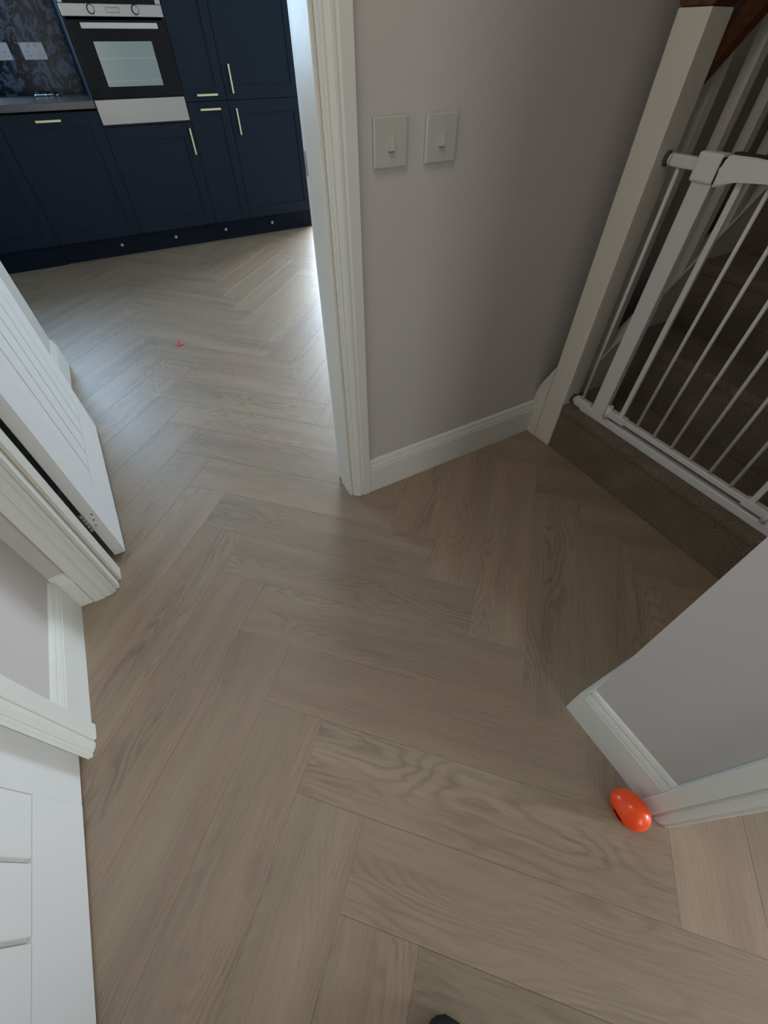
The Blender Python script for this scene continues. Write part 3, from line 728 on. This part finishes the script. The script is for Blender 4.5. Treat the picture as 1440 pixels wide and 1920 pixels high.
bm = BM(); box(bm, w0, w0+0.026, YF-0.005, YF+0.0215, 1.344, 1.82, 0.002); box(bm, w1-0.034, w1, YF-0.005, YF+0.0215, 1.344, 1.82, 0.002); box(bm, w0+0.026, w1-0.034, YF-0.005, YF+0.0215, 1.79, 1.82, 0.002)
obj('door_frame', bm, 'steel', t)
b1('door_glass', 'blackglass', t, (w0+0.0265, w1-0.0345, YF-0.002, YF+0.0215, 1.3445, 1.7895))
b1('badge', 'steel', t, (0.466, 0.541, YF-0.0062, YF-0.0051, 1.310, 1.327), 0.0004)
bm = BM()
for (a, b, c, d) in ((0.464, 0.543, 1.308, 1.3095), (0.464, 0.543, 1.3275, 1.329), (0.464, 0.4655, 1.3095, 1.3275), (0.5415, 0.543, 1.3095, 1.3275)): box(bm, a, b, YF-0.0058, YF-0.0051, c, d)
obj('badge_outline', bm, 'dark', t)
for x in (0.379, 0.639):
    B = BM(); cyl(B, (x, YF-0.0052, 1.321), (x, YF-0.0075, 1.321), 0.0225, 28); kr = obj('knob', B, 'dark', t)
    B = BM(); cyl(B, (x, YF-0.0076, 1.321), (x, YF-0.024, 1.321), 0.0185, 28, 0.0170); obj('knob_cap', B, 'steel', kr)

# ------------------------------------------------------------------ toys and the shoe on the floor
eg = thing('toy_egg', 'glossy orange plastic egg-shaped ball lying against the white skirting', 'toy', (0.5470, -0.170, 0.0362))
bm = BM(); NU, NV = 40, 24; a_, b_ = 0.0440, 0.0365
rows = []
for j in range(NV+1):
    th = PI*j/NV; x = -a_*math.cos(th); rr = b_*math.sin(th)*(1 - 0.10*math.cos(th))
    rows.append([bm.verts.new((x, rr*math.cos(2*PI*i/NU), rr*math.sin(2*PI*i/NU))) for i in range(NU)])
for j in range(NV):
    for i in range(NU):
        f = [rows[j][i], rows[j][(i+1) % NU], rows[j+1][(i+1) % NU], rows[j+1][i]]
        c = sum((v.co for v in f), Vector())/4
        # the oblong opening low on the side that faces left
        if c.y < -0.010 and abs(c.x+0.010) < 0.026 and -0.016 < c.z < 0.004 and (c.x+0.010)**2/0.024**2 + (c.z+0.006)**2/0.010**2 < 1: continue
        try: bm.faces.new(f).smooth = True
        except ValueError: pass
bmesh.ops.remove_doubles(bm, verts=bm.verts, dist=1e-6)
es = obj('shell', bm, ['orange', 'orange_in'], eg)
md = es.modifiers.new('wall', 'SOLIDIFY'); md.thickness = 0.002; md.offset = -1
eg.rotation_euler = (math.radians(0), 0, math.radians(-83))

pk = thing('pink_toy', 'tiny pink plastic toy piece lying on the kitchen floor', 'toy', (0.101, 2.665, 0))
bm = BM()
pts = [(-0.022, -0.004), (-0.012, -0.012), (0.008, -0.012), (0.021, -0.003), (0.010, 0.010), (-0.008, 0.012)]
prism(bm, pts, 'z', 0.0003, 0.013); bmesh.ops.bevel(bm, geom=list(bm.edges), offset=0.003, segments=2, affect='EDGES'); obj('body', bm, 'pink', pk)
bm = BM(); tube(bm, [(-0.006, 0.004, 0.012), (-0.005, 0.006, 0.026), (0.002, 0.007, 0.034), (0.009, 0.006, 0.026), (0.008, 0.004, 0.012)], 0.0025); obj('loop', bm, 'pink', pk)
bm = BM(); cyl(bm, (-0.002, -0.004, 0.012), (-0.002, -0.004, 0.018), 0.006, 14, 0.004); obj('bead', bm, 'pinkdk', pk)

sh = thing('shoe', 'rounded toe of a dark grey shoe at the bottom edge of the floor', 'shoe', (-0.016, -0.356, 0))
def lathe_shoe(prof, z0f):
    bm = BM(); rings = []
    for (y, hw, zlo, zhi, sq) in prof:
        ring = []
        for i in range(20):
            a = 2*PI*i/20; c, s = math.cos(a), math.sin(a)
            x = hw*math.copysign(abs(c)**sq, c); z = (zlo+zhi)/2 + (zhi-zlo)/2*math.copysign(abs(s)**sq, s)
            ring.append(bm.verts.new((x, y, z)))
        rings.append(ring)
    for j in range(len(rings)-1):
        for i in range(20): bm.faces.new((rings[j][i], rings[j][(i+1) % 20], rings[j+1][(i+1) % 20], rings[j+1][i])).smooth = True
    bm.faces.new(rings[0][::-1]).smooth = True; bm.faces.new(rings[-1]).smooth = True
    return bm
up = [(-0.150, 0.020, 0.020, 0.100, .8), (-0.145, 0.028, 0.018, 0.112, .8), (-0.12, 0.034, 0.018, 0.112, .8), (-0.07, 0.035, 0.018, 0.108, .8), (-0.02, 0.037, 0.018, 0.094, .8), (0.03, 0.042, 0.018, 0.074, .8),
      (0.07, 0.043, 0.018, 0.064, .8), (0.10, 0.040, 0.018, 0.058, .8), (0.122, 0.032, 0.018, 0.052, .8), (0.134, 0.020, 0.020, 0.044, .9), (0.139, 0.008, 0.024, 0.036, 1)]
obj('upper', lathe_shoe(up, 0), 'shoe', sh)
lo = [(-0.153, 0.018, 0.0005, 0.019, .5), (-0.148, 0.028, 0.0005, 0.019, .5), (-0.12, 0.036, 0.0005, 0.019, .5), (-0.05, 0.036, 0.0005, 0.018, .5), (0.03, 0.044, 0.0005, 0.018, .5), (0.08, 0.045, 0.0005, 0.018, .5), (0.115, 0.038, 0.001, 0.019, .5), (0.136, 0.022, 0.002, 0.021, .6), (0.142, 0.008, 0.004, 0.022, .8)]
obj('sole', lathe_shoe(lo, 0), 'sole', sh)
bm = BM(); ring = [(0.026*math.cos(a), -0.095 + 0.048*math.sin(a), 0.1105 - 0.05*(0.048*math.sin(a))) for a in [2*PI*i/24 for i in range(25)]]
tube(bm, ring, 0.005, 8); obj('collar', bm, 'lace', sh)
bm = BM(); vs = [bm.verts.new((0.025*math.cos(a), -0.095 + 0.047*math.sin(a), 0.1135 - 0.05*(0.047*math.sin(a)))) for a in [2*PI*i/24 for i in range(24)]]; bm.faces.new(vs); obj('opening', bm, 'gap', sh)
for k in range(4):
    B = BM(); y = -0.035 + 0.024*k; zt = 0.0905 - 0.30*(y+0.02)
    tube(B, [(-0.020, y, zt-0.008), (-0.010, y+0.003, zt+0.001), (0.0, y+0.004, zt+0.003), (0.010, y+0.003, zt+0.001), (0.020, y, zt-0.008)], 0.0024, 6); obj('lace', B, 'lace', sh)
